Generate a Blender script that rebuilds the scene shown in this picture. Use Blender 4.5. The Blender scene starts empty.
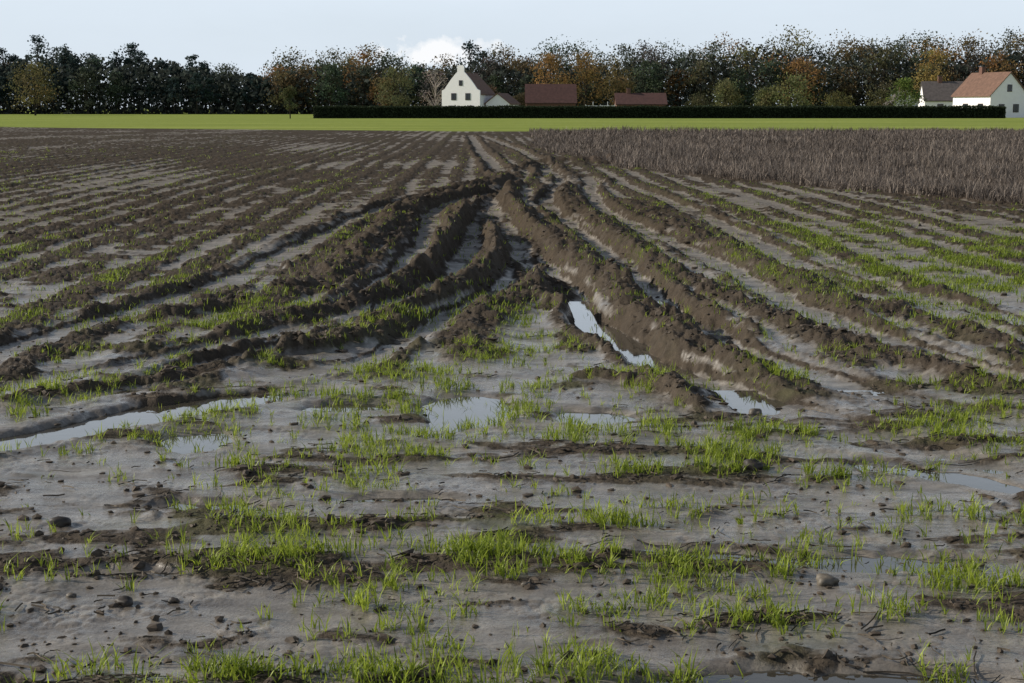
import bpy, math
import numpy as np
from mathutils import Vector
rng=np.random.default_rng(7)
sc=bpy.context.scene
C=bpy.context.collection

# ---------------------------------------------------------------- helpers
def mesh_np(name,verts,faces_list,mat=None,smooth=False,cols=None,parent=None):
    """faces_list: list of int arrays (n,k)"""
    me=bpy.data.meshes.new(name)
    verts=np.asarray(verts,dtype=np.float32)
    me.vertices.add(len(verts)); me.vertices.foreach_set("co",verts.ravel())
    loops=np.concatenate([f.ravel() for f in faces_list]).astype(np.int32)
    tot=np.concatenate([np.full(len(f),f.shape[1]) for f in faces_list]).astype(np.int32)
    start=np.concatenate([[0],np.cumsum(tot)[:-1]]).astype(np.int32)
    me.loops.add(len(loops)); me.loops.foreach_set("vertex_index",loops)
    me.polygons.add(len(tot)); me.polygons.foreach_set("loop_start",start)
    me.polygons.foreach_set("loop_total",tot)
    me.polygons.foreach_set("use_smooth",np.full(len(tot),smooth))
    me.update(calc_edges=True)
    if cols is not None:
        a=me.color_attributes.new("masks",'FLOAT_COLOR','POINT')
        c4=np.ones((len(verts),4),dtype=np.float32); c4[:,:cols.shape[1]]=cols
        a.data.foreach_set("color",c4.ravel())
    ob=bpy.data.objects.new(name,me); C.objects.link(ob)
    if mat: me.materials.append(mat)
    if parent: ob.parent=parent
    return ob

TAB=np.random.default_rng(3).random((256,256)).astype(np.float32)
TAB2=np.random.default_rng(4).random((256,256)).astype(np.float32)
TAB3=np.random.default_rng(5).random((256,256)).astype(np.float32)
def vn(x,y,o=0):
    x=x+o*17.3; y=y+o*9.7
    ix=np.floor(x).astype(np.int64); iy=np.floor(y).astype(np.int64)
    fx=x-ix; fy=y-iy
    fx=fx*fx*(3-2*fx); fy=fy*fy*(3-2*fy)
    a=TAB[ix&255,iy&255];b=TAB[(ix+1)&255,iy&255];c=TAB[ix&255,(iy+1)&255];d=TAB[(ix+1)&255,(iy+1)&255]
    return (a*(1-fx)+b*fx)*(1-fy)+(c*(1-fx)+d*fx)*fy
def fbm(x,y,n=4,o=0):
    s=0;a=.5;t=0
    for i in range(n):
        s=s+a*vn(x,y,o+i); t+=a; a*=.5
        x,y=(x*1.6-y*1.2),(x*1.2+y*1.6)
    return s/t
def worley(x,y,o=0):
    ix=np.floor(x).astype(np.int64)+o*31; iy=np.floor(y).astype(np.int64)+o*57
    x=x+o*31;y=y+o*57
    best=np.zeros_like(x)
    for dx in(-1,0,1):
        for dy in(-1,0,1):
            cx=(ix+dx);cy=(iy+dy)
            px=cx+TAB2[cx&255,cy&255];py=cy+TAB3[cx&255,cy&255]
            r=.25+.75*TAB[cx&255,cy&255]
            d2=((x-px)**2+(y-py)**2)/(r*r*.75)
            best=np.maximum(best,np.sqrt(np.clip(1-d2,0,1))*r)
    return best
def ss(a,b,x):
    t=np.clip((x-a)/(b-a),0,1); return t*t*(3-2*t)

# ---------------------------------------------------------------- field description (metres, camera stands at origin, +Y looks over the field)
# ruts: points (x,y,depth), half width, berm height
RUTS=[
 ([(.3,42,.05),(.2,35.2,.07),(-.31,29.3,.08),(-.39,25.3,.09),(-.03,20.9,.10),(.32,16.3,.115),(.55,13,.13),(.74,11.2,.13),(.97,9.9,.12),(1.22,8.85,.06),(1.62,7.8,.02),(1.98,7.1,.018),(2.6,6.1,.015)],.23,.025),
 ([(1.3,38,.05),(1.07,32,.06),(.62,26.7,.07),(.93,20.9,.07),(1.21,16.6,.08),(1.31,13.4,.09),(1.49,11.4,.08),(1.73,9.8,.045),(2.1,8.7,.03),(2.48,8.1,.02),(3.1,7.2,.018)],.2,.022),
 ([(1.9,36,.04),(1.82,33.3,.05),(1.56,25.3,.06),(2.01,19.3,.06),(2.33,15.8,.05),(2.49,12.6,.045),(2.72,10.7,.04),(3,9.4,.03),(3.4,8.2,.015)],.23,.025),
 ([(2.5,34,.03),(2.69,30,.04),(3.14,21.5,.045),(3.22,15.8,.04),(3.67,13.4,.035),(4.3,10.8,.03)],.24,.02),
 ([(-.25,30,.06),(-1.28,25.3,.08),(-1.16,20.07,.09),(-1.14,16.6,.08),(-1.29,13.75,.06),(-1.47,12,.05),(-1.91,10.66,.035),(-2.48,9.57,.03),(-3.3,8.6,.015)],.24,.025),
 ([(-.23,27.9,.07),(-.48,22.9,.09),(-.5,18.5,.09),(-.67,15.2,.08),(-1.01,12.65,.06),(-1.29,11.16,.045),(-1.72,10,.04),(-2.25,8.92,.03),(-2.74,8.3,.015)],.22,.025),
 ([(-.21,25.3,.06),(0,18.5,.08),(.06,15.84,.08),(-.07,13.75,.06),(-.41,12.3,.05),(-.71,10.9,.04),(-.93,9.9,.03),(-1.38,9.1,.02),(-1.9,8.7,.01)],.2,.02),
 ([(-.47,30.6,.05),(-1.76,27.3,.06),(-2.35,23.6,.06),(-2.67,17.8,.06),(-2.83,14.15,.05),(-3.26,12,.045),(-3.58,10.2,.04),(-3.9,8.9,.03)],.25,.025),
 ([(-3.3,6.7,.07),(-2.8,7.0,.08),(-2.5,7.27,.085),(-2.16,7.68,.08),(-1.89,8.1,.07),(-1.6,8.34,.05),(-1.3,8.5,.01)],.21,.008),
 ([(1.75,6.75,.02),(1.95,6.55,.04),(2.13,6.38,.055),(2.4,6.05,.05),(2.8,5.6,.05)],.13,.008),
 ([(-2.68,92,.03),(-1.31,59,.05),(-.64,45.7,.06),(-.2,36,.06)],.3,.05),
 ([(-2.0,92,.03),(.3,59,.05),(.9,45.7,.06),(1.0,36,.05)],.3,.05),
 ([(-.3,40,.03),(1.45,43.3,.05),(4.0,44.8,.04),(8,45,.03)],.35,.08),
]
RIDGES=[
 ([(-.43,30,.07),(-1.38,27.3,.08),(-1.86,23.6,.10),(-1.77,19.7,.10),(-1.8,16.3,.10),(-1.87,13.75,.07),(-2.26,12.6,.05),(-2.9,11.6,.03)],.18),
 ([(-.83,25.3,.08),(-.8,20.1,.10),(-.86,17,.10),(-1.06,14,.08),(-1.37,12.65,.06),(-1.8,11.6,.04)],.13),
 ([(-.25,20,.06),(-.15,17.2,.09),(-.28,14.6,.09),(-.65,12.8,.07),(-.99,11.4,.07),(-1.32,10.2,.06),(-1.78,9.49,.05),(-2.31,8.92,.04),(-3,8.2,.03)],.11),
 ([(.1,32,.07),(-.05,26.7,.09),(.42,19.7,.085),(.78,15.84,.09),(1.0,13.36,.08),(1.13,11.7,.065),(1.36,10.2,.045),(1.6,9.1,.03)],.16),
 ([(1.2,32,.05),(.98,26.7,.06),(1.32,20.9,.06),(1.66,15.84,.05),(1.92,12.65,.045),(2.25,10.66,.04),(2.62,9.4,.035),(3.1,8.5,.03)],.15),
 ([(.32,14.5,.04),(.2,13.2,.05),(-.1,12,.04),(-.32,10.7,.03),(-.3,9.6,.02)],.25),
 ([(.45,9.0,.02),(.62,8.92,.05),(.85,8.7,.07),(1.05,8.1,.06),(1.08,7.9,.02)],.07),
 ([(2.1,26,.04),(2.5,19,.045),(2.85,14.5,.04),(3.1,12,.035),(3.6,10,.03)],.18),
 ([(-.3,37,.07),(-.5,33,.09),(-1.5,29,.08)],.3),
 ([(1,46,.10),(3.5,46.5,.13),(7,47,.08)],.4),
]
PUDS=[(-1.66,7.25,.17,.20,.05),(-.95,8.11,.20,.13,.05),(-.26,8.02,.24,.36,.06),(-.35,7.6,.12,.12,.035),(.47,7.75,.2,.15,.05),(.93,4.02,.48,.12,.06),(.7,5.3,.3,.07,.036),(1.4,5.24,.36,.09,.04),(-1.3,5.95,.3,.09,.03),(-.5,6.1,.22,.07,.026),(-1.5,5.1,.25,.06,.028)]
W1L,W2L=-.022,-.088
CROSS=[3.55,4.1,4.68,5.22,5.72,6.5,7.15]

def polydist(x,y,pts,reach):
    n=len(x); best=np.full(n,99.,dtype=np.float32); val=np.zeros(n,dtype=np.float32)
    P=np.array(pts)
    out=[]
    for i in range(len(P)-1):
        p0=P[max(i-1,0)];p1=P[i];p2=P[i+1];p3=P[min(i+2,len(P)-1)]
        for t in np.linspace(0,1,5)[:-1]:
            out.append(.5*((2*p1)+(-p0+p2)*t+(2*p0-5*p1+4*p2-p3)*t*t+(-p0+3*p1-3*p2+p3)*t**3))
    out.append(P[-1]); P=np.array(out)
    for i in range(len(P)-1):
        a=P[i];b=P[i+1]
        m=np.nonzero((x>min(a[0],b[0])-reach)&(x<max(a[0],b[0])+reach)&(y>min(a[1],b[1])-reach)&(y<max(a[1],b[1])+reach))[0]
        if len(m)==0: continue
        dx,dy=b[0]-a[0],b[1]-a[1]; L=dx*dx+dy*dy
        t=np.clip(((x[m]-a[0])*dx+(y[m]-a[1])*dy)/L,0,1)
        d=np.hypot(x[m]-a[0]-t*dx,y[m]-a[1]-t*dy)
        k=d<best[m]
        mm=m[k]; best[mm]=d[k]; val[mm]=(a[2]+(b[2]-a[2])*t)[k]
    return best,val

def field(x,y):
    x=x.astype(np.float64);y=y.astype(np.float64)
    n=len(x)
    nearw=1-ss(90,108,y)
    R=ss(7.6,10.5,y+.9*(vn(x*.8,y*.8,3)-.5)+.25*np.abs(x))
    wx=x+.12*(vn(x*2,y*1.2,11)-.5)+.07*(vn(x*6,y*4,12)-.5)+.04*(vn(x*17,y*13,16)-.5)
    wy=y+.12*(vn(x*2,y*1.2,13)-.5)+.07*(vn(x*6,y*4,14)-.5)+.04*(vn(x*17,y*13,17)-.5)
    r=(x+.022*y+.16*(vn(x*.3,y*.12,5)-.5)+.12*(vn(x*2,y*.5,6)-.5)+.06*(vn(x*6,y*2.5,9)-.5))
    row=r/.62; ri=np.floor(row+.5).astype(np.int64)
    amp=.25+.75*TAB[ri&255,(ri*0+7)&255]
    crest=(.5+.5*np.cos(2*np.pi*row))*amp
    big=fbm(x*.35,y*.16,3,20)
    patch=fbm(x*1.1,y*.9,4,24)
    med=fbm(x*3,y*3,4,30)
    str_=fbm(x*2.0,y*5.5,4,34)
    cr=np.zeros(n)
    for i,c in enumerate(CROSS):
        cc=c+.16*(vn(x*.9,x*0+i*3.3,40)-.5)+.12*(vn(x*4,x*0+i*1.3,41)-.5)+.03*x*(-1)**i*.4
        s=ss(.3,.75,vn(x*1.5,x*0+i*5.1,42))
        cr=np.maximum(cr,s*np.exp(-((wy-cc)/.09)**2)*ss(.3,.6,vn(x*7,y*9,43)))
    F=1-R
    frough=np.clip(ss(.515,.66,str_*.6+patch*.25+med*.2+.09*cr),0,1)
    farb=.13*ss(14,40,y)
    silt=R*ss(.34,.10,crest*.8+.75*(med-.5)+.9*(big-.5)+.08+farb)+F*(1-frough)
    h=R*(.035*crest-.01)*(1-ss(40,90,y)*.5)+F*(.018*(patch-.5)+.012*cr+.012*(str_-.5))
    h+=.03*(fbm(x*.25,y*.25,2,50)-.5)*R
    rmound=cr*F*.35
    rut_in=np.zeros(n); bottom=np.zeros(n)
    for i,(pts,w,b) in enumerate(RUTS):
        d,v=polydist(wx,wy,pts,1.4)
        w2=w*(.85+.35*vn(x*0+i,y*1.5,60))
        ins=1-ss(.55*w2,1.08*w2,d)
        f=v/ .06
        act=(d<1.3)
        vary=.3+1.3*vn(x*1.9,y*1.9,61+i)
        berm=np.exp(-((d-1.3*w2)/(.32*w2))**2)*np.clip(f,0,1.2)*b*vary*act
        rut_in=np.maximum(rut_in,ins*np.clip(f*1.5,0,1))
        bottom=np.maximum(bottom,(1-ss(.55*w2,.8*w2,d))*np.clip(f*1.5,0,1))
        bottom*=1-np.clip(ss(.3,.8,ins)*(1-ss(.75,.95,ins))*v*9,0,.8)*(d<w2*1.3)
        h=h*(1-.8*ins*np.clip(f*1.5,0,1))-v*ins*(.82+.3*vn(x*.9,y*.9,70+i))+berm
        rmound=np.maximum(rmound,np.clip(berm*22,0,1)*(1-ins))
    wall=np.zeros(n)
    for i,(pts,w) in enumerate(RIDGES):
        d,v=polydist(wx,wy,pts,1.2)
        w2=w*(.65+.7*vn(x*1.6,y*1.6,80+i))
        g=np.exp(-(d/w2)**2.4)*(d<1.15)
        h+=g*v*(.35+.7*vn(x*1.7,y*1.7,90+i)+.8*vn(x*5,y*5,88+i))
        rmound=np.maximum(rmound,np.clip(g*v*26,0,1))
        rut_in*=1-np.clip(g*v*10,0,1)*.85; bottom*=1-np.clip(g*v*30,0,1)
    edge_=np.clip(rut_in-bottom,0,1)
    silt=np.maximum(silt*(1-.85*ss(.1,.5,edge_)),bottom*(1-.6*ss(.55,.7,vn(x*4,y*3,85))))
    silt*=1-np.clip(rmound*1.4,0,1)
    basin=np.zeros(n)
    for (px,py,rx,ry,dp) in PUDS:
        q=((wx-px)/rx)**2+((wy-py)/ry)**2
        e=np.exp(-q**2*.5); h-=dp*e; basin=np.maximum(basin,np.exp(-q*.5))
    silt=np.maximum(silt,ss(.3,.7,basin)*(1-np.clip(rmound*1.1,0,1)))
    rough=1-silt
    w1=worley(x*13,y*13,1); w2_=worley(x*29,y*29,2); w3=worley(x*6,y*6,3)
    kk=ss(.35,.62,vn(x*3.1,y*3.1,95))
    fr=fbm(x*9,y*9,4,96)-.5
    fr2=fbm(x*4.5,y*4.5,3,93)-.5
    amp_=R*1.0+F*.45
    h+=nearw*rough*amp_*(.028*w1*kk+.015*w2_+.032*w3*rmound+.06*fr*(.6+rmound)+.045*fr2)
    h+=nearw*silt*(.010*(fbm(x*6,y*8,4,97)-.5)+.006*w2_*ss(.42,.7,vn(x*5,y*5,98))*(1-ss(.2,.6,basin)))
    h*=nearw
    gb=fbm(x*.45,y*.22,3,99)
    green=R*ss(.2,.7,crest)*ss(.38,.7,gb)*ss(.4,.6,med)*.5
    rp=np.exp(-(((x-5.2)/2.4)**2+((y-15)/5.5)**2)) ; green+=rp*ss(.42,.62,med)*.9*ss(.0,.5,crest+.2)
    green+=.5*np.exp(-(((x+1.8)/1.5)**2+((y-11.)/2.2)**2))*ss(.45,.6,med)
    green+=.4*np.exp(-(((x+.2)/.6)**2+((y-10.3)/1.6)**2))*ss(.45,.6,med)
    green+=F*(.8*cr*ss(.3,.55,vn(x*2.2,y*2.2,101))+.6*ss(.48,.62,patch)*ss(.45,.6,med)+.7*np.exp(-((x/1.9)**2+((y-8.1)/1.6)**2))*ss(.46,.62,med))
    green*=(1-rut_in*.9)*(1-ss(.3,.8,basin))
    green*=1-.6*np.clip(rmound,0,1)*R
    green=np.clip(green,0,1)
    edge=106+np.maximum(0,-x-4)*.55+2*(vn(x*.1,y*0,7)-.5)
    meadow=ss(-1.5,1.5,y-edge)
    crop=in_crop(x,y)
    return h,silt,green,meadow,crop,rut_in,rmound
CY=np.array([20,24.8,39.8,58.8,107.7]);CX=np.array([11.0,8.9,3.6,1.15,1.35])
def in_crop(x,y):
    bx=np.interp(y,CY,CX)+.9*(vn(y*.5,y*0,8)-.5)+.5*(vn(y*2.5,x*2.5,8)-.5)
    return ss(-.3,.3,x-bx)*(y>21)*(1-ss(105,108,y))

# ---------------------------------------------------------------- materials
def new_mat(name):
    m=bpy.data.materials.new(name); m.use_nodes=True
    nt=m.node_tree; b=nt.nodes["Principled BSDF"]; return m,nt,b
def N(nt,t,**k):
    n=nt.nodes.new(t)
    for a,v in k.items(): setattr(n,a,v)
    return n
def mixc(nt,fac,a,b,bt='MIX'):
    n=N(nt,'ShaderNodeMix',data_type='RGBA',blend_type=bt)
    for i,v in((0,fac),(6,a),(7,b)):
        if isinstance(v,(int,float)): n.inputs[i].default_value=v
        elif isinstance(v,tuple): n.inputs[i].default_value=(*v,1)
        else: nt.links.new(v,n.inputs[i])
    return n.outputs[2]
def mth(nt,op,a,b=0.,c=None,clamp=False):
    n=N(nt,'ShaderNodeMath',operation=op,use_clamp=clamp)
    for i,v in enumerate((a,b) if c is None else (a,b,c)):
        if isinstance(v,(int,float)): n.inputs[i].default_value=v
        else: nt.links.new(v,n.inputs[i])
    return n.outputs[0]
def noise(nt,scale,detail=4,rough=.6,vec=None):
    n=N(nt,'ShaderNodeTexNoise'); n.inputs['Scale'].default_value=scale;n.inputs['Detail'].default_value=detail;n.inputs['Roughness'].default_value=rough
    if vec is None:
        g=N(nt,'ShaderNodeNewGeometry'); vec=g.outputs['Position']
    nt.links.new(vec,n.inputs['Vector']); return n.outputs['Fac']
def ramp(nt,v,a,b,c=0.,d=1.):
    n=N(nt,'ShaderNodeMapRange'); nt.links.new(v,n.inputs[0])
    n.inputs[1].default_value=a;n.inputs[2].default_value=b;n.inputs[3].default_value=c;n.inputs[4].default_value=d
    return n.outputs[0]

def ground_mat():
    m,nt,b=new_mat("field_soil")
    at=N(nt,'ShaderNodeAttribute',attribute_name="masks"); sp=N(nt,'ShaderNodeSeparateColor'); nt.links.new(at.outputs['Color'],sp.inputs[0])
    silt,green,zone=sp.outputs[0],sp.outputs[1],sp.outputs[2]; alpha=at.outputs['Alpha']
    g=N(nt,'ShaderNodeNewGeometry'); mpw=N(nt,'ShaderNodeMapping'); nt.links.new(g.outputs['Position'],mpw.inputs[0]); mpw.inputs['Scale'].default_value=(1,2.6,1)
    n1=noise(nt,2.3,6,.65,mpw.outputs[0]); n2=noise(nt,14,6,.65); n3=noise(nt,75,4,.65); n5=noise(nt,5,6,.7,mpw.outputs[0])
    s2=mth(nt,'ADD',silt,mth(nt,'MULTIPLY',mth(nt,'SUBTRACT',n2,.5),1.0)); s2=ramp(nt,s2,.25,.7)
    clod=mixc(nt,ramp(nt,n2,.3,.7),(.034,.027,.020),(.100,.078,.056))
    clod=mixc(nt,ramp(nt,n3,.35,.7),clod,(.050,.040,.030))
    sil=mixc(nt,ramp(nt,n1,.35,.65),(.11,.096,.08),(.26,.232,.195))
    sil=mixc(nt,ramp(nt,n5,.48,.66,0,.75),sil,(.072,.061,.050))
    sil=mixc(nt,ramp(nt,n3,.5,.7,0,.6),sil,(.07,.06,.05))
    col=mixc(nt,s2,clod,sil)
    col=mixc(nt,mth(nt,'MULTIPLY',green,.35),col,(.085,.11,.025))
    col=mixc(nt,alpha,col,mixc(nt,n2,(.06,.046,.037),(.12,.095,.075)))
    mp=N(nt,'ShaderNodeMapping'); nt.links.new(g.outputs['Position'],mp.inputs[0]); mp.inputs['Scale'].default_value=(.02,.25,1)
    n4=noise(nt,1.,4,.6,mp.outputs[0]); n6=noise(nt,.6,6,.7)
    mead=mixc(nt,ramp(nt,n4,.35,.65),(.16,.215,.05),(.33,.37,.10))
    mead=mixc(nt,ramp(nt,n6,.35,.7,0,.6),mead,(.15,.19,.05))
    col=mixc(nt,zone,col,mead)
    nt.links.new(col,b.inputs['Base Color'])
    wet=ramp(nt,noise(nt,1.3,6,.65,mpw.outputs[0]),.36,.56)
    sy=N(nt,'ShaderNodeSeparateXYZ'); nt.links.new(g.outputs['Position'],sy.inputs[0])
    dry=ramp(nt,sy.outputs[1],9,22,1.,.12)
    rs=mth(nt,'SUBTRACT',.50,mth(nt,'MULTIPLY',wet,.30))
    rs=mth(nt,'ADD',rs,mth(nt,'MULTIPLY',mth(nt,'SUBTRACT',n3,.5),.35))
    rr=mth(nt,'ADD',mth(nt,'MULTIPLY',mth(nt,'MULTIPLY',s2,dry),mth(nt,'SUBTRACT',rs,.8)),.8)
    zz=mth(nt,'MAXIMUM',zone,alpha)
    rr=mth(nt,'MAXIMUM',rr,mth(nt,'MULTIPLY',zz,.95))
    nt.links.new(rr,b.inputs['Roughness'])
    sp_=mth(nt,'MULTIPLY',mth(nt,'ADD',.15,mth(nt,'MULTIPLY',s2,.55)),mth(nt,'SUBTRACT',1.,mth(nt,'MULTIPLY',zz,.95)))
    sp_=mth(nt,'MULTIPLY',sp_,dry); nt.links.new(sp_,b.inputs['Specular IOR Level'])
    bp=N(nt,'ShaderNodeBump'); bp.inputs['Distance'].default_value=.022
    hh=mth(nt,'ADD',mth(nt,'MULTIPLY',n2,.6),mth(nt,'MULTIPLY',n3,.35))
    nt.links.new(mth(nt,'SUBTRACT',1.,mth(nt,'MULTIPLY',s2,.65)),bp.inputs['Strength'])
    nt.links.new(hh,bp.inputs['Height']); nt.links.new(bp.outputs[0],b.inputs['Normal'])
    return m
def leaf_mat(name,c1,c2,trans=.3,rough=.6):
    m=bpy.data.materials.new(name); m.use_nodes=True; nt=m.node_tree; nt.nodes.clear()
    out=N(nt,'ShaderNodeOutputMaterial')
    at=N(nt,'ShaderNodeAttribute',attribute_name="masks"); sp=N(nt,'ShaderNodeSeparateColor'); nt.links.new(at.outputs['Color'],sp.inputs[0])
    col=mixc(nt,sp.outputs[0],c1,c2)
    d=N(nt,'ShaderNodeBsdfPrincipled'); nt.links.new(col,d.inputs['Base Color']); d.inputs['Roughness'].default_value=rough; d.inputs['Specular IOR Level'].default_value=.3
    t=N(nt,'ShaderNodeBsdfTranslucent'); nt.links.new(col,t.inputs['Color'])
    mx=N(nt,'ShaderNodeMixShader'); mx.inputs[0].default_value=trans
    nt.links.new(d.outputs[0],mx.inputs[1]);nt.links.new(t.outputs[0],mx.inputs[2]);nt.links.new(mx.outputs[0],out.inputs[0])
    return m
def vcol_mat(name,trans=.15):
    m=bpy.data.materials.new(name); m.use_nodes=True; nt=m.node_tree; nt.nodes.clear()
    out=N(nt,'ShaderNodeOutputMaterial'); at=N(nt,'ShaderNodeAttribute',attribute_name="masks")
    d=N(nt,'ShaderNodeBsdfDiffuse'); t=N(nt,'ShaderNodeBsdfTranslucent'); mx=N(nt,'ShaderNodeMixShader'); mx.inputs[0].default_value=trans
    nt.links.new(at.outputs['Color'],d.inputs[0]);nt.links.new(at.outputs['Color'],t.inputs[0])
    nt.links.new(d.outputs[0],mx.inputs[1]);nt.links.new(t.outputs[0],mx.inputs[2]);nt.links.new(mx.outputs[0],out.inputs[0])
    return m
def simple(name,c,rough=.8,var=.25,scale=3):
    m,nt,b=new_mat(name); n=noise(nt,scale,5,.6)
    col=mixc(nt,ramp(nt,n,.3,.7),tuple(v*(1-var) for v in c),tuple(v*(1+var) for v in c)); nt.links.new(col,b.inputs['Base Color']); b.inputs['Roughness'].default_value=rough
    return m

# ---------------------------------------------------------------- ground sheet
NR,NC=1050,1050
q=np.linspace(2.2**-.5,130**-.5,NR); d=q**-2.
d=np.concatenate([[.3,1.0,1.7],d,[140,155,175,200,225,240,260,300,350,400,450,600,900,1500,3000]])
k=np.linspace(-.42,.42,NC); k=np.concatenate([[-6,-3,-1.6,-1,-.75,-.6,-.52,-.46],k,[.46,.52,.6,.75,1,1.6,3,6]])
D,K=np.meshgrid(d,k,indexing='ij'); X=(D+1.5)*K; Y=D
h,silt,green,meadow,crop,ri,rm=field(X.ravel(),Y.ravel())
V=np.stack([X.ravel(),Y.ravel(),h],1)
a=np.arange(len(d)*len(k)).reshape(len(d),len(k))
Fq=np.stack([a[:-1,:-1],a[:-1,1:],a[1:,1:],a[1:,:-1]],-1).reshape(-1,4)
cols=np.stack([silt,green,meadow,crop],1)
mesh_np("muddy_field_ground",V,[Fq],ground_mat(),True,cols)

# standing water: a sheet in the headland hollows, another in the two deep wheel ruts
mw,nt,b=new_mat("puddle_water"); b.inputs['Base Color'].default_value=(.05,.045,.035,1); b.inputs['Roughness'].default_value=.03; b.inputs['IOR'].default_value=1.85
bp=N(nt,'ShaderNodeBump'); bp.inputs['Strength'].default_value=.08; bp.inputs['Distance'].default_value=.004
nt.links.new(noise(nt,16,2,.5),bp.inputs['Height']); nt.links.new(bp.outputs[0],b.inputs['Normal'])
mesh_np("puddle_water",[(-9,2,W1L),(9,2,W1L),(9,8.62,W1L),(-9,8.62,W1L),(.3,8.9,W2L),(2.0,8.9,W2L),(1.9,13.2,W2L),(.1,13.2,W2L)],[np.array([[0,1,2,3],[4,5,6,7]])],mw)

# ---------------------------------------------------------------- seedlings
def blades(name,px,py,L,W,lean,mat,tint,segcol=None,base=None):
    n=len(px)
    hz=field(px,py)[0] if base is None else base
    az=rng.random(n)*2*np.pi
    dx,dy=np.cos(az),np.sin(az)
    wa=az+np.pi/2+rng.normal(0,.5,n); wx,wy=np.cos(wa)*W/2,np.sin(wa)*W/2
    b0=np.stack([px,py,hz-.008],1)
    def pt(t,f):
        r=L*lean*t**1.6; z=L*t*(1-.35*lean*t)
        return b0+np.stack([dx*r,dy*r,z],1), np.stack([wx*f,wy*f,0*wx],1)
    p0,w0=pt(0,.7);p1,w1=pt(.5,1.);p2,_=pt(1.,0)
    V=np.stack([p0-w0,p0+w0,p1-w1,p1+w1,p2],1).reshape(-1,3)
    i=np.arange(n)[:,None]*5
    q=i+np.array([[0,1,3,2]]); t=i+np.array([[2,3,4]])
    c=np.repeat(tint,5)[:,None]
    return mesh_np(name,V,[q,t],mat,False,np.concatenate([c,c,c],1))
TU=[(.79,4.52,.11),(1.28,4.62,.11),(.24,5.12,.06),(.4,5.25,.04),(-.52,4.69,.04),(-.46,4.89,.07),(.28,7.2,.1),(1.5,6.43,.08),(.62,6.49,.1),(.26,5.75,.16),(.4,5.72,.1),(-.96,5.24,.22),(-.7,5.3,.18),(-.24,5.3,.2),(-.1,5.25,.12),(1.11,5.26,.12),(-2.86,8.11,.09),(-2.71,7.78,.09),(-2.77,8.46,.1),(-1.31,6.66,.1),(-.62,6.54,.1),(.41,5.7,.1),(-1.26,4.12,.1),(-.73,4.06,.12),(-.49,4.06,.15),(-.3,4.02,.12),(.14,4.05,.2),(.3,4.1,.1),(1.32,4.12,.06),(1.76,4.93,.1),(1.6,4.9,.1),(.47,7.34,.12),(-.44,8.59,.14),(-.15,9.49,.16),(-1.27,8.37,.16),(.9,8.52,.16),(1.73,8.68,.16),(-1.22,5.96,.08),(-.03,5.01,.06),(1.0,5.05,.05),(1.45,6.5,.07),(-.3,7.6,.12),(-.6,7.9,.12),(0,7.7,.1),(.75,7.5,.1),(1.2,7.4,.12),(-.9,7.5,.1),(-.9,4.1,.12),(.5,4.08,.12),(-.1,4.05,.15)]
bx,by,bl,bw,ble,bt=[],[],[],[],[],[]
def tuft(x,y,r,n,hmin,hmax,w):
    a=rng.random(n)*2*np.pi; rr=r*np.abs(rng.normal(0,.7,n))
    nc=max(2,n//6)
    cl=rng.integers(0,nc,n); cx=rng.normal(0,r*.75,nc); cy=rng.normal(0,r*.4,nc)
    bx.append(x+cx[cl]+np.cos(a)*rr*.25); by.append(y+cy[cl]+np.sin(a)*rr*.2)
    bl.append(rng.uniform(hmin,hmax,n)); bw.append(np.full(n,w)); ble.append(rng.uniform(.1,1.0,n)); bt.append(np.clip(rng.normal(.6,.25,n)+rng.normal(0,.15),0,1))
for (x,y,r) in TU:
    tuft(x,y,r,int(22+r*680),.04,.115,.005)
n=70000
yy=rng.uniform(3.4,11,n); xx=rng.uniform(-.42,.42,n)*(yy+1.5)
f=field(xx,yy); p=f[2]*.34+.022*(1-f[5]); p=p*ss(.22,.6,vn(xx*3,yy*3,66))*1.4
ok=rng.random(n)<p
for x,y in zip(xx[ok],yy[ok]):
    s=rng.random()
    tuft(x,y,.02+.06*s,int(4+18*s*s),.025,.05+.055*s,.0046)
gr=leaf_mat("seedling_leaf",(.09,.14,.015),(.38,.46,.06),.5,.45)
cat=np.concatenate
blades("cereal_seedlings",cat(bx),cat(by),cat(bl),cat(bw),cat(ble),gr,cat(bt))
n=260000
u=rng.random(n); yy=(11**-.8+u*(62**-.8-11**-.8))**(-1/.8); xx=rng.uniform(-.42,.42,n)*(yy+1.5)
f=field(xx,yy); p=(f[2]**1.2*.65+.014)*(1-f[4]); ok=rng.random(n)<p
xx,yy,hz=xx[ok],yy[ok],f[0][ok]
m_=4
X3=np.repeat(xx,m_)+rng.normal(0,.04,len(xx)*m_); Y3=np.repeat(yy,m_)+rng.normal(0,.04,len(xx)*m_); hz=np.repeat(hz,m_)
blades("cereal_seedlings",X3,Y3,rng.uniform(.03,.08,len(X3)),.005+.0002*Y3,rng.uniform(.1,.9,len(X3)),gr,np.clip(rng.normal(.38,.25,len(X3)),0,1),base=hz)

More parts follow.
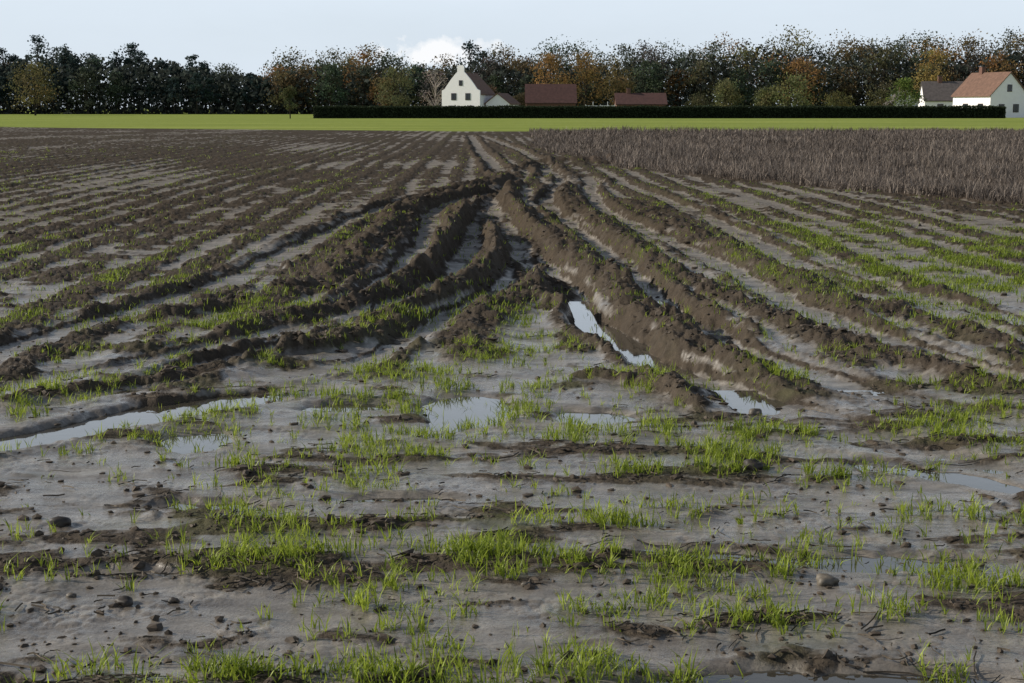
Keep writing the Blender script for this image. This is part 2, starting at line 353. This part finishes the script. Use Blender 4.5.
# cover crop: dry brown stems
n=60000
yy=(22**-.3+rng.random(n)*(108**-.3-22**-.3))**(-1/.3); xx=rng.uniform(-.02,.47,n)*(yy+1.5)
ok=(in_crop(xx,yy)>.5)&(rng.random(n)<.35+.9*fbm(xx*.6,yy*.5,3,31)); xx,yy=xx[ok],yy[ok]
m_=5
X3=np.repeat(xx,m_)+rng.normal(0,.05,len(xx)*m_); Y3=np.repeat(yy,m_)+rng.normal(0,.05,len(xx)*m_)
cm=leaf_mat("dry_cover_crop",(.04,.032,.027),(.36,.30,.25),.25,.7)
L=rng.uniform(.10,.44,len(X3))*(.5+1.0*vn(X3*.5,Y3*.4,3))
blades("dry_cover_crop",X3,Y3,L,.006+.0003*Y3,rng.uniform(.05,1.2,len(X3)),cm,np.clip(rng.normal(.32,.33,len(X3))+.35*(fbm(X3*.5,Y3*.25,3,32)-.5),0,1),base=np.zeros(len(X3)))

# ---------------------------------------------------------------- clods, twigs, stones
import bmesh
def ico(sub):
    bm=bmesh.new(); bmesh.ops.create_icosphere(bm,subdivisions=sub,radius=1)
    v=np.array([p.co[:] for p in bm.verts]); f=np.array([[q.index for q in p.verts] for p in bm.faces]); bm.free(); return v,f
iv,iff=ico(1); iv2,if2=ico(3)
n=90000
yy=(3.4**-1.+rng.random(n)*(28**-1.-3.4**-1.))**(-1); xx=rng.uniform(-.42,.42,n)*(yy+1.5)
f=field(xx,yy); p=(1-f[1])**2*(.2+.5*f[6])+.03*f[1]; ok=rng.random(n)<p
xx,yy,hz,far=xx[ok],yy[ok],f[0][ok],yy[ok]; n=len(xx)
s=np.exp(rng.normal(-5.0,.5,n)); s=np.clip(s,.003,.022)*(.8+far*.06)
sc3=np.stack([s*rng.uniform(.7,1.8,n),s*rng.uniform(.7,1.5,n),s*rng.uniform(.4,.9,n)],1)
jit=rng.uniform(.5,1.4,(n,len(iv),1))
th=rng.random(n)*6.28; vv=iv[None]*jit*sc3[:,None,:]
cx=vv[:,:,0]*np.cos(th)[:,None]-vv[:,:,1]*np.sin(th)[:,None]; cy=vv[:,:,0]*np.sin(th)[:,None]+vv[:,:,1]*np.cos(th)[:,None]
V=np.stack([cx+xx[:,None],cy+yy[:,None],vv[:,:,2]+hz[:,None]+s[:,None]*.15],-1).reshape(-1,3)
Fc=(iff[None]+(np.arange(n)*len(iv))[:,None,None]).reshape(-1,3)
mc,nt,b=new_mat("wet_clod"); n2=noise(nt,30,5,.65)
nt.links.new(mixc(nt,ramp(nt,n2,.3,.7),(.034,.027,.020),(.095,.073,.053)),b.inputs['Base Color']); b.inputs['Roughness'].default_value=.7; b.inputs['Specular IOR Level'].default_value=.25
mesh_np("soil_clods",V,[Fc],mc,False)
n=26000
yy=(3.4**-1.+rng.random(n)*(13**-1.-3.4**-1.))**(-1); xx=rng.uniform(-.42,.42,n)*(yy+1.5)
f=field(xx,yy); p=((1-f[1])*.35+.06)*ss(.3,.6,vn(xx*2,yy*4,33)); ok=rng.random(n)<p; xx,yy=xx[ok],yy[ok]; n=len(xx)
az=rng.normal(0,.6,n)+np.where(rng.random(n)<.3,1.3,0); L=np.clip(np.exp(rng.normal(-2.9,.6,n)),.015,.22); W=rng.uniform(.0012,.0035,n)
ts=np.linspace(-.5,.5,4); bend=rng.normal(0,.15,n)
PX=xx[:,None]+np.cos(az)[:,None]*ts*L[:,None]-np.sin(az)[:,None]*(bend*L)[:,None]*(ts*ts*4)
PY=yy[:,None]+np.sin(az)[:,None]*ts*L[:,None]+np.cos(az)[:,None]*(bend*L)[:,None]*(ts*ts*4)
PZ=field(PX.ravel(),PY.ravel())[0].reshape(PX.shape); PZ=np.maximum(PZ,(PZ.mean(1)[:,None]+PZ)/2)+.004+rng.uniform(0,.006,(n,4))
nx=-np.sin(az)[:,None]*W[:,None]; ny=np.cos(az)[:,None]*W[:,None]
A=np.stack([PX+nx,PY+ny,PZ],-1);B_=np.stack([PX-nx,PY-ny,PZ],-1);T=np.stack([PX,PY,PZ+W[:,None]*1.6],-1)
V=np.stack([A,T,B_],2).reshape(-1,3)
base=(np.arange(n)*12)[:,None]; qs=[]
for sg in range(3):
    for c1,c2 in((0,1),(1,2)):
        qs.append(base+np.array([[sg*3+c1,sg*3+c2,sg*3+3+c2,sg*3+3+c1]]))
tw=leaf_mat("plant_litter",(.02,.015,.01),(.13,.10,.065),.0,.7)
c=np.repeat(np.clip(rng.normal(.2,.3,n),0,1),12)[:,None]
mesh_np("plant_litter",V,[cat(qs)],tw,False,np.concatenate([c,c,c],1))
stm=simple("stone",(.11,.095,.075),.6,.4,30); dk=simple("dark_lump",(.03,.024,.019),.6,.4,30)
for (x,y,s,m) in [(-1.35,4.74,.026,dk),(-1.18,4.75,.015,dk),(-1.56,4.82,.014,stm),(1.14,4.95,.034,stm),(2.37,10.8,.05,stm),(2.1,10.4,.03,stm),(-1.87,5.67,.034,dk),(.32,4.6,.014,stm),(-.85,6.7,.018,dk),(.05,4.9,.013,stm),(1.39,7.94,.03,stm),(1.06,6.6,.03,dk),(1.14,6.56,.042,dk),(1.2,6.62,.025,dk)]:
    hz=field(np.array([x]),np.array([y]))[0][0]
    ns=fbm(iv2[:,0]*1.6+x*9,iv2[:,1]*1.6+iv2[:,2]*1.3+y*7,3,5)[:,None]
    vv=iv2*(.6+.9*ns)*np.array([1.2,.9,.75])*s+np.array([x,y,hz+s*.25])
    mesh_np("stone" if m is stm else "mud_lump",vv,[if2],m,True)

# ---------------------------------------------------------------- trees
def quads(cen,size,flat=0.):
    n=len(cen); a=rng.normal(size=(n,3)); a/=np.linalg.norm(a,axis=1)[:,None]
    b=rng.normal(size=(n,3)); b-= (a*b).sum(1)[:,None]*a; b/=np.linalg.norm(b,axis=1)[:,None]
    a=a*size[:,None]*.5; b=b*size[:,None]*.5*rng.uniform(.5,1,n)[:,None]
    V=np.stack([cen-a,cen-b*.9,cen+a,cen+b],1).reshape(-1,3)
    return V,(np.arange(n)*4)[:,None]+np.array([[0,1,2,3]])
def tube(p0,p1,r0,r1,k=5):
    p0=np.array(p0,float);p1=np.array(p1,float);d=p1-p0;d/=np.linalg.norm(d)+1e-9
    a=np.cross(d,[0.3,1,.2]);a/=np.linalg.norm(a);b=np.cross(d,a)
    an=np.arange(k)/k*2*np.pi
    ring=np.cos(an)[:,None]*a+np.sin(an)[:,None]*b
    V=np.concatenate([p0+ring*r0,p1+ring*r1]); i=np.arange(k);j=(i+1)%k
    return V,np.stack([i,j,j+k,i+k],1)
def tree_geo(H,Wd,nleaf,ls,col,kind='broad',ncl=16,trunk_frac=.25,colvar=.25,barkc=(.06,.052,.042),limb=.005):
    Vs,Fs,Cs=[],[],[];off=0
    def add(V,F,c):
        nonlocal off
        Vs.append(V);Fs.append(F+off);Cs.append(np.broadcast_to(c,(len(V),3)) if np.ndim(c)==1 else c);off+=len(V)
    bark=np.array(barkc)
    lean=rng.normal(0,.03,2)*H
    z0=H*trunk_frac
    top=np.array([lean[0],lean[1],H*.8])
    tr=.017 if kind=='broad' else .012
    add(*tube([0,0,-.2],[lean[0]*.3,lean[1]*.3,z0],H*tr*1.3,H*tr),bark)
    add(*tube([lean[0]*.3,lean[1]*.3,z0],top,H*tr,H*.004),bark)
    cl=[]
    for i in range(ncl):
        if kind=='broad':
            ph=rng.random()*2*np.pi; t=rng.random()**.85
            z=z0+(H-z0)*(.04+.86*t); prof=np.sin(np.pi*min(1,(.25+.70*t)))**.5
            s=Wd*rng.uniform(.14,.24)
            r=Wd/2*prof*np.sqrt(rng.uniform(.05,1))*.80
        elif kind=='pine':
            ph=rng.random()*2*np.pi; t=rng.random()**.8
            z=H*.3+(H*.62)*t; r=Wd/2*(1.05-.75*t)*np.sqrt(rng.uniform(.05,1))*.95; s=Wd*rng.uniform(.14,.22)
        cl.append((np.array([np.cos(ph)*r+lean[0]*z/H,np.sin(ph)*r+lean[1]*z/H,z]),s))
    cl.append((np.array([lean[0],lean[1],H*.9]),Wd*.12))
    for c,s in cl:
        st=np.array([lean[0]*.6,lean[1]*.6,max(z0*.9,c[2]-np.hypot(c[0],c[1])*.9-H*.06)])
        add(*tube(st,c,H*limb,H*.0015,4),bark)
        m=max(4,int(nleaf/len(cl)*rng.uniform(.7,1.3)))
        g=rng.normal(size=(m,3)); g/=np.linalg.norm(g,axis=1)[:,None]; g*=rng.random((m,1))**.55*s*1.2
        if kind=='pine': g[:,2]*=.6
        else: g[:,2]*=.75
        P=c+g
        V,F=quads(P,ls*rng.uniform(.5,1.3,m))
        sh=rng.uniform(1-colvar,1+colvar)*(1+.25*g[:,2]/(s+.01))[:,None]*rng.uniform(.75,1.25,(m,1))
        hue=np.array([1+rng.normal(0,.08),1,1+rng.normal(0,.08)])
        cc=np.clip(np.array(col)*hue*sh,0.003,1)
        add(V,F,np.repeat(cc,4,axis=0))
    return np.concatenate(Vs),np.concatenate(Fs),np.concatenate(Cs)
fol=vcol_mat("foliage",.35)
def uX(u,d): return (u-512)/1441*d
pu=np.array([-300,-100,0,60,120,170,210,250,275,310,350,400,440,480,520,560,620,680,720,760,830,880,930,970,1000,1024,1100,1300])
pv=np.array([45,40,44,38,47,44,59,63,57,48,51,51,53,43,46,50,47,38,40,31,38,25,40,37,27,32,40,40])
Vs,Fs,Cs=[],[],[];off=0
def addw(V,F,Cc,x,y):
    global off
    Vs.append(V+np.array([x,y,0]));Fs.append(F+off);Cs.append(Cc);off+=len(V)
for (dist,sp,hs) in((396,7.5,.72),(410,6.6,.92),(426,7.,1.02)):  # forest leaf colours lightened and blued to stand in for distance haze
    x=-205.
    while x<205:
        x+=sp*rng.uniform(.6,1.4)
        u=512+x/dist*1441; v=np.interp(u,pu,pv)
        H=(1.7+(108-v)*dist/1441)*rng.uniform(.74,1.10)*hs
        pine=(u<265 and rng.random()<.88) or (u>265 and rng.random()<.05)
        if pine:
            for kx in(0,1):
                g=tree_geo(H*(1-.12*kx),H*rng.uniform(.36,.50),760,.7,(.044,.064,.060),'pine',24)
                addw(*g,x+kx*3.2,dist+rng.uniform(-5,5))
            continue
        else:
            t=np.clip((u-300)/500,0,1)
            pals=[(.072,.084,.058),(.105,.10,.058),(.14,.11,.06),(.22,.135,.062),(.066,.09,.058),(.09,.082,.074),(.17,.16,.07)]
            pr=np.array([.28,.22,.14+.12*t,.04+.06*t,.16,.12,.05]);pr/=pr.sum()
            c_=pals[rng.choice(7,p=pr)]
            g=tree_geo(H,H*rng.uniform(.7,1.1),1700,.62,c_,'broad',30,.12,.3)
        addw(*g,x,dist+rng.uniform(-5,5))
n=55000
xx=rng.uniform(-210,210,n); yy=rng.uniform(392,448,n); u=512+xx/yy*1441
top=(1.7+(108-np.interp(u,pu,pv))*yy/1441)*.78
zz=rng.random(n)**1.2*top*(.75+.3*vn(xx*.15,yy*.1,2))
V,F=quads(np.stack([xx,yy,zz],1),rng.uniform(.7,1.7,n))
c_=np.array([.050,.058,.050])*rng.uniform(.5,1.5,(n,1)); addw(V,F,np.repeat(c_,4,axis=0),0,0)
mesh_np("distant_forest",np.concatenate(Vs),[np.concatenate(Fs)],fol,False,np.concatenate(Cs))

def one_tree(name,u,dist,H,Wd,col,nleaf=2600,ls=.45,ncl=34,tf=.15,cv=.25,**kw):
    V,F,Cc=tree_geo(H,Wd,nleaf,ls,tuple(v*1.5 for v in col),'broad',ncl,tf,cv,**kw)
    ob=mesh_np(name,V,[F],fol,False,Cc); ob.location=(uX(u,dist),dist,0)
one_tree("oak_tree",35,330,11.8,12.5,(.095,.085,.04))
one_tree("young_tree",290,235,5.2,3.3,(.05,.055,.025),900,.3,16,.3)
one_tree("oak_tree",395,320,10.8,11,(.085,.085,.045))
one_tree("birch_tree",436,335,11.2,8.5,(.22,.185,.165),800,.32,48,barkc=(.42,.37,.34),limb=.010)
one_tree("fruit_tree",491,300,6.5,5,(.08,.06,.04),900,.4)
one_tree("beech_tree",549,375,16,11,(.19,.115,.05))
one_tree("beech_tree",585,378,17,12,(.15,.10,.042))
one_tree("beech_tree",617,385,15,11,(.11,.085,.04))
one_tree("willow_tree",725,350,8.8,8.5,(.10,.10,.05))
one_tree("willow_tree",790,340,9,12,(.11,.115,.05))
one_tree("willow_tree",766,345,6.5,7,(.08,.085,.04))
one_tree("maple_tree",905,272,7.2,6.6,(.07,.095,.028),2200,.35)
one_tree("hazel_bush",878,300,5.5,7,(.06,.06,.03),1400,.35)
one_tree("beech_tree",931,335,15.5,11,(.18,.13,.05))
one_tree("hazel_bush",838,310,5,8,(.07,.07,.03),1400,.35)
one_tree("hazel_bush",700,330,4.6,8,(.055,.055,.03),1400,.35)
one_tree("hazel_bush",520,310,5.2,4,(.06,.05,.03),900,.35)

x0,x1=-33,82
n=42000
xx=rng.uniform(x0,x1,n); side=rng.random(n)
yy=240+np.where(side<.6,-.75,rng.uniform(-.75,.75,n))+rng.normal(0,.08,n)
top=1.85+.2*(vn(xx*.3,xx*0,1)-.5)
zz=np.where(side<.6,rng.random(n)*top,top+rng.normal(0,.09,n))
V,F=quads(np.stack([xx,yy,zz],1),rng.uniform(.15,.35,n))
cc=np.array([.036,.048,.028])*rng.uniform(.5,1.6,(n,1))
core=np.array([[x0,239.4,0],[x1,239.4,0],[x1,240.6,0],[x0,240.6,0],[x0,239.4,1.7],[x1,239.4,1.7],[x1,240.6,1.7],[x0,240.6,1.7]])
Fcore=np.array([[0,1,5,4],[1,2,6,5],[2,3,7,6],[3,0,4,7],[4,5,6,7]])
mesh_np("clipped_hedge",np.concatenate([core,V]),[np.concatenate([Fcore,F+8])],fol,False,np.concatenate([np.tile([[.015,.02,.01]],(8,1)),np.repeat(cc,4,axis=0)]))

# ---------------------------------------------------------------- buildings
def prism(name,pts,depth,mat,parent,y0=0):
    n=len(pts); V=[(x,y0,z) for x,z in pts]+[(x,y0+depth,z) for x,z in pts]
    me=bpy.data.meshes.new(name); F=[list(range(n)),list(range(2*n-1,n-1,-1))]+[[(i+1)%n,i,i+n,(i+1)%n+n] for i in range(n)]
    me.from_pydata(V,[],F); me.materials.append(mat); ob=bpy.data.objects.new(name,me); C.objects.link(ob); ob.parent=parent; return ob
def box(name,a,b,mat,parent):
    return prism(name,[(a[0],a[2]),(b[0],a[2]),(b[0],b[2]),(a[0],b[2])],b[1]-a[1],mat,parent,a[1])
white=simple("white_render",(.84,.82,.83),.8,.03,1.5); cream=simple("cream_render",(.7,.68,.62),.8,.06,1.5)
def tiles(name,c):
    m,nt,b=new_mat(name); g=N(nt,'ShaderNodeTexCoord'); w=N(nt,'ShaderNodeTexWave',bands_direction='Z'); w.inputs['Scale'].default_value=6; nt.links.new(g.outputs['Object'],w.inputs[0])
    col=mixc(nt,ramp(nt,noise(nt,2,5),.3,.7),tuple(v*.65 for v in c),tuple(v*1.3 for v in c)); col=mixc(nt,mth(nt,'MULTIPLY',w.outputs['Fac'],.3),col,tuple(v*.4 for v in c))
    nt.links.new(col,b.inputs['Base Color']); b.inputs['Roughness'].default_value=.8; return m
orange=tiles("orange_roof_tiles",(.17,.095,.065)); redd=tiles("dark_red_roof_tiles",(.08,.036,.030)); greyr=tiles("slate_roof_tiles",(.10,.085,.08))
glass,nt,b=new_mat("window_glass"); b.inputs['Base Color'].default_value=(.02,.025,.03,1); b.inputs['Roughness'].default_value=.1
brick=simple("red_brick",(.14,.07,.05),.85,.25,8); wood=simple("dark_wood",(.06,.04,.03),.7,.3,5)
def window(p,x,z,w,h,y,fr):
    box("window_frame",(x-w/2-.08,y-.06,z-.08),(x+w/2+.08,y-.003,z+h+.08),fr,p)
    box("window_glass",(x-w/2,y-.08,z),(x-.04,y-.062,z+h),glass,p); box("window_glass",(x+.04,y-.08,z),(x+w/2,y-.062,z+h),glass,p)
def house(name,loc,rot,w,l,eave,ridge,wall,roof,chim=True,wins=(),door=None,sidew=()):
    e=bpy.data.objects.new(name,None); C.objects.link(e); e.location=loc; e.rotation_euler=(0,0,rot)
    prism("walls",[(-w/2,0),(w/2,0),(w/2,eave),(0,ridge-.18),(-w/2,eave)],l,wall,e)
    s=(ridge-eave)/(w/2); o=.35
    for sg in(-1,1):
        pts=[(0,ridge-.17),(sg*(w/2+o),eave-s*o+.01),(sg*(w/2+o),eave-s*o+.19),(0,ridge+.03)]
        if sg>0: pts=pts[::-1]
        pts=[(x+sg*.002,z) for x,z in pts]
        prism("roof_slope",pts,l+.5,roof,e,-.25)
    if chim:
        box("chimney",(-.4,l*.7,ridge-.8),(.4,l*.7+.8,ridge+1.0),brick,e); box("chimney_cap",(-.48,l*.7-.08,ridge+1.003),(.48,l*.7+.88,ridge+1.12),greyr,e)
    for (x,z,ww,hh) in wins: window(e,x,z,ww,hh,0,wood if wall is white else white)
    for (yy,z,ww,hh) in sidew:
        box("window_frame",(-w/2-.06,yy-ww/2-.08,z-.08),(-w/2-.003,yy+ww/2+.08,z+hh+.08),wood,e); box("window_glass",(-w/2-.08,yy-ww/2,z),(-w/2-.062,yy+ww/2,z+hh),glass,e)
    if door is not None: box("door",(door-.5,-.07,0),(door+.5,-.003,2.1),wood,e)
    return e
e=house("white_gable_house",(uX(462,285),285,0),math.radians(-20),7.4,8,4.6,8.6,white,orange,False)
gp=[(-4.05,0),(4.05,0),(4.05,5.1),(3.5,5.35),(2.2,7.1),(1.15,8.3),(.72,8.7),(.72,9.75),(.45,10.0),(-.45,10.0),(-.72,9.75),(-.72,8.7),(-1.15,8.3),(-2.2,7.1),(-3.5,5.35),(-4.05,5.1)]
g=prism("parapet_gable",gp,.35,white,e,-.62)
for (x,z,w,h_) in [(-1.5,3.3,.9,1.2),(1.5,3.3,.9,1.2),(-2.0,.8,1.1,1.3),(2.0,.8,1.1,1.3),(0,6.1,.6,.9)]: window(e,x,z,w,h_,-.62,wood)
an=house("annex",(0,0,0),0,5,5.5,2.6,4.6,white,orange,False); an.parent=e; an.location=(3.2+3.4,2.5,0); an.rotation_euler=(0,0,0)
house("barn",(uX(575,300),300,0),math.radians(90),7.5,10.2,2.9,6.6,brick,redd,False)
house("farm_cottage",(uX(666,320),323,0),math.radians(90),7,11,2.6,5.0,brick,redd,True)
house("cottage",(uX(905,300)+.5,300,0),math.radians(0),6,7,2.6,5.5,cream,greyr,True,[(-1.5,1,1,1.2),(1.5,1,1,1.2)])
house("long_house",(uX(986,285),285,0),math.radians(84),7,12.5,3.3,6.9,white,greyr,True,(),None,[(2.5,1.1,1,1.3),(6,1.1,1,1.3),(9.5,1.1,1,1.3)])
house("village_house",(uX(1004,255)+.8,255,0),math.radians(22),8.2,10,4.0,8.0,white,orange,True,[(-1.6,1,1.1,1.3),(1.6,1,1.1,1.3),(0,4.6,.9,1.1)],None,[(2.5,1.2,1.2,1.2),(6.5,1.2,1.2,1.2)])
e=bpy.data.objects.new("white_fence",None);C.objects.link(e);e.location=(uX(600,296),296,0)
for i in range(5): box("post",(-3+i*1.5,0,0),(-2.88+i*1.5,.12,3.0 if i in(1,3) else 2.4),white,e)
box("rail",(-3,.03,2.05),(3.1,.09,2.2),white,e); box("rail",(-3,.03,1.3),(3.1,.09,1.42),white,e)
e=bpy.data.objects.new("utility_pole",None);C.objects.link(e);e.location=(uX(962,275),275,0)
V,F=tube([0,0,0],[0,0,7.6],.11,.07,8); mesh_np("pole",V,[F],wood,True,None,e); box("crossarm",(-.9,-.06,7.1),(.9,.06,7.22),wood,e)

# ---------------------------------------------------------------- sun, sky, camera
AZ,EL=math.radians(-84),math.radians(26)
dirv=Vector((math.sin(AZ)*math.cos(EL),math.cos(AZ)*math.cos(EL),math.sin(EL)))
sl=bpy.data.lights.new("sun",'SUN'); sl.energy=5.0; sl.angle=math.radians(.5); sl.color=(1,.92,.80)
so=bpy.data.objects.new("sun",sl); C.objects.link(so); so.rotation_euler=dirv.to_track_quat('Z','Y').to_euler()
w=bpy.data.worlds.new("World"); sc.world=w; w.use_nodes=True; nt=w.node_tree; bg=nt.nodes["Background"]
sk=N(nt,'ShaderNodeTexSky',sky_type='NISHITA'); sk.sun_disc=False; sk.sun_elevation=EL; sk.sun_rotation=AZ%(2*math.pi); sk.air_density=1.0; sk.dust_density=1.5; sk.ozone_density=1.5
tc=N(nt,'ShaderNodeTexCoord'); 
mp=N(nt,'ShaderNodeMapping'); nt.links.new(tc.outputs['Generated'],mp.inputs[0]); mp.inputs['Scale'].default_value=(3,3,9)
cn=noise(nt,1.2,6,.6,mp.outputs[0])
thin=ramp(nt,cn,.4,.75,.0,.4)
sky=mixc(nt,thin,sk.outputs[0],(8.2,8.6,9.2))
# pale haze band low over the horizon, unseen brightness added above it for puddles
sx=N(nt,'ShaderNodeSeparateXYZ'); nt.links.new(tc.outputs['Generated'],sx.inputs[0])
hz=ramp(nt,sx.outputs[2],.16,.45,.92,0.); hz=mth(nt,'MULTIPLY',hz,ramp(nt,cn,.2,.8,.9,1.))
band=mixc(nt,ramp(nt,sx.outputs[2],.05,.16),(10.8,12.2,13.7),(13,14.6,16.5))
sky=mixc(nt,hz,sky,band)
vm=N(nt,'ShaderNodeVectorMath',operation='SUBTRACT'); nt.links.new(tc.outputs['Generated'],vm.inputs[0]); vm.inputs[1].default_value=(-.05,.998,.038)
vs=N(nt,'ShaderNodeVectorMath',operation='MULTIPLY'); nt.links.new(vm.outputs[0],vs.inputs[0]); vs.inputs[1].default_value=(24,0,75)
ln=N(nt,'ShaderNodeVectorMath',operation='LENGTH'); nt.links.new(vs.outputs[0],ln.inputs[0])
n2=noise(nt,60,5,.65,tc.outputs['Generated'])
cf=mth(nt,'ADD',ln.outputs['Value'],mth(nt,'MULTIPLY',n2,2.4)); cf=ramp(nt,cf,2.1,1.6,0,.85)
sky=mixc(nt,cf,sky,(14.5,14.5,14.6))
nt.links.new(sky,bg.inputs['Color']); bg.inputs['Strength'].default_value=.07
cam=bpy.data.cameras.new("cam"); cam.lens=50; cam.sensor_width=36; cam.clip_end=6000; cam.clip_start=.05
co=bpy.data.objects.new("camera",cam); C.objects.link(co); co.location=(0,0,1.7); co.rotation_euler=(math.pi/2-math.atan(233.5/1422),0,0)
sc.camera=co
sc.view_settings.view_transform='Standard'; sc.view_settings.look='None'; sc.view_settings.exposure=0
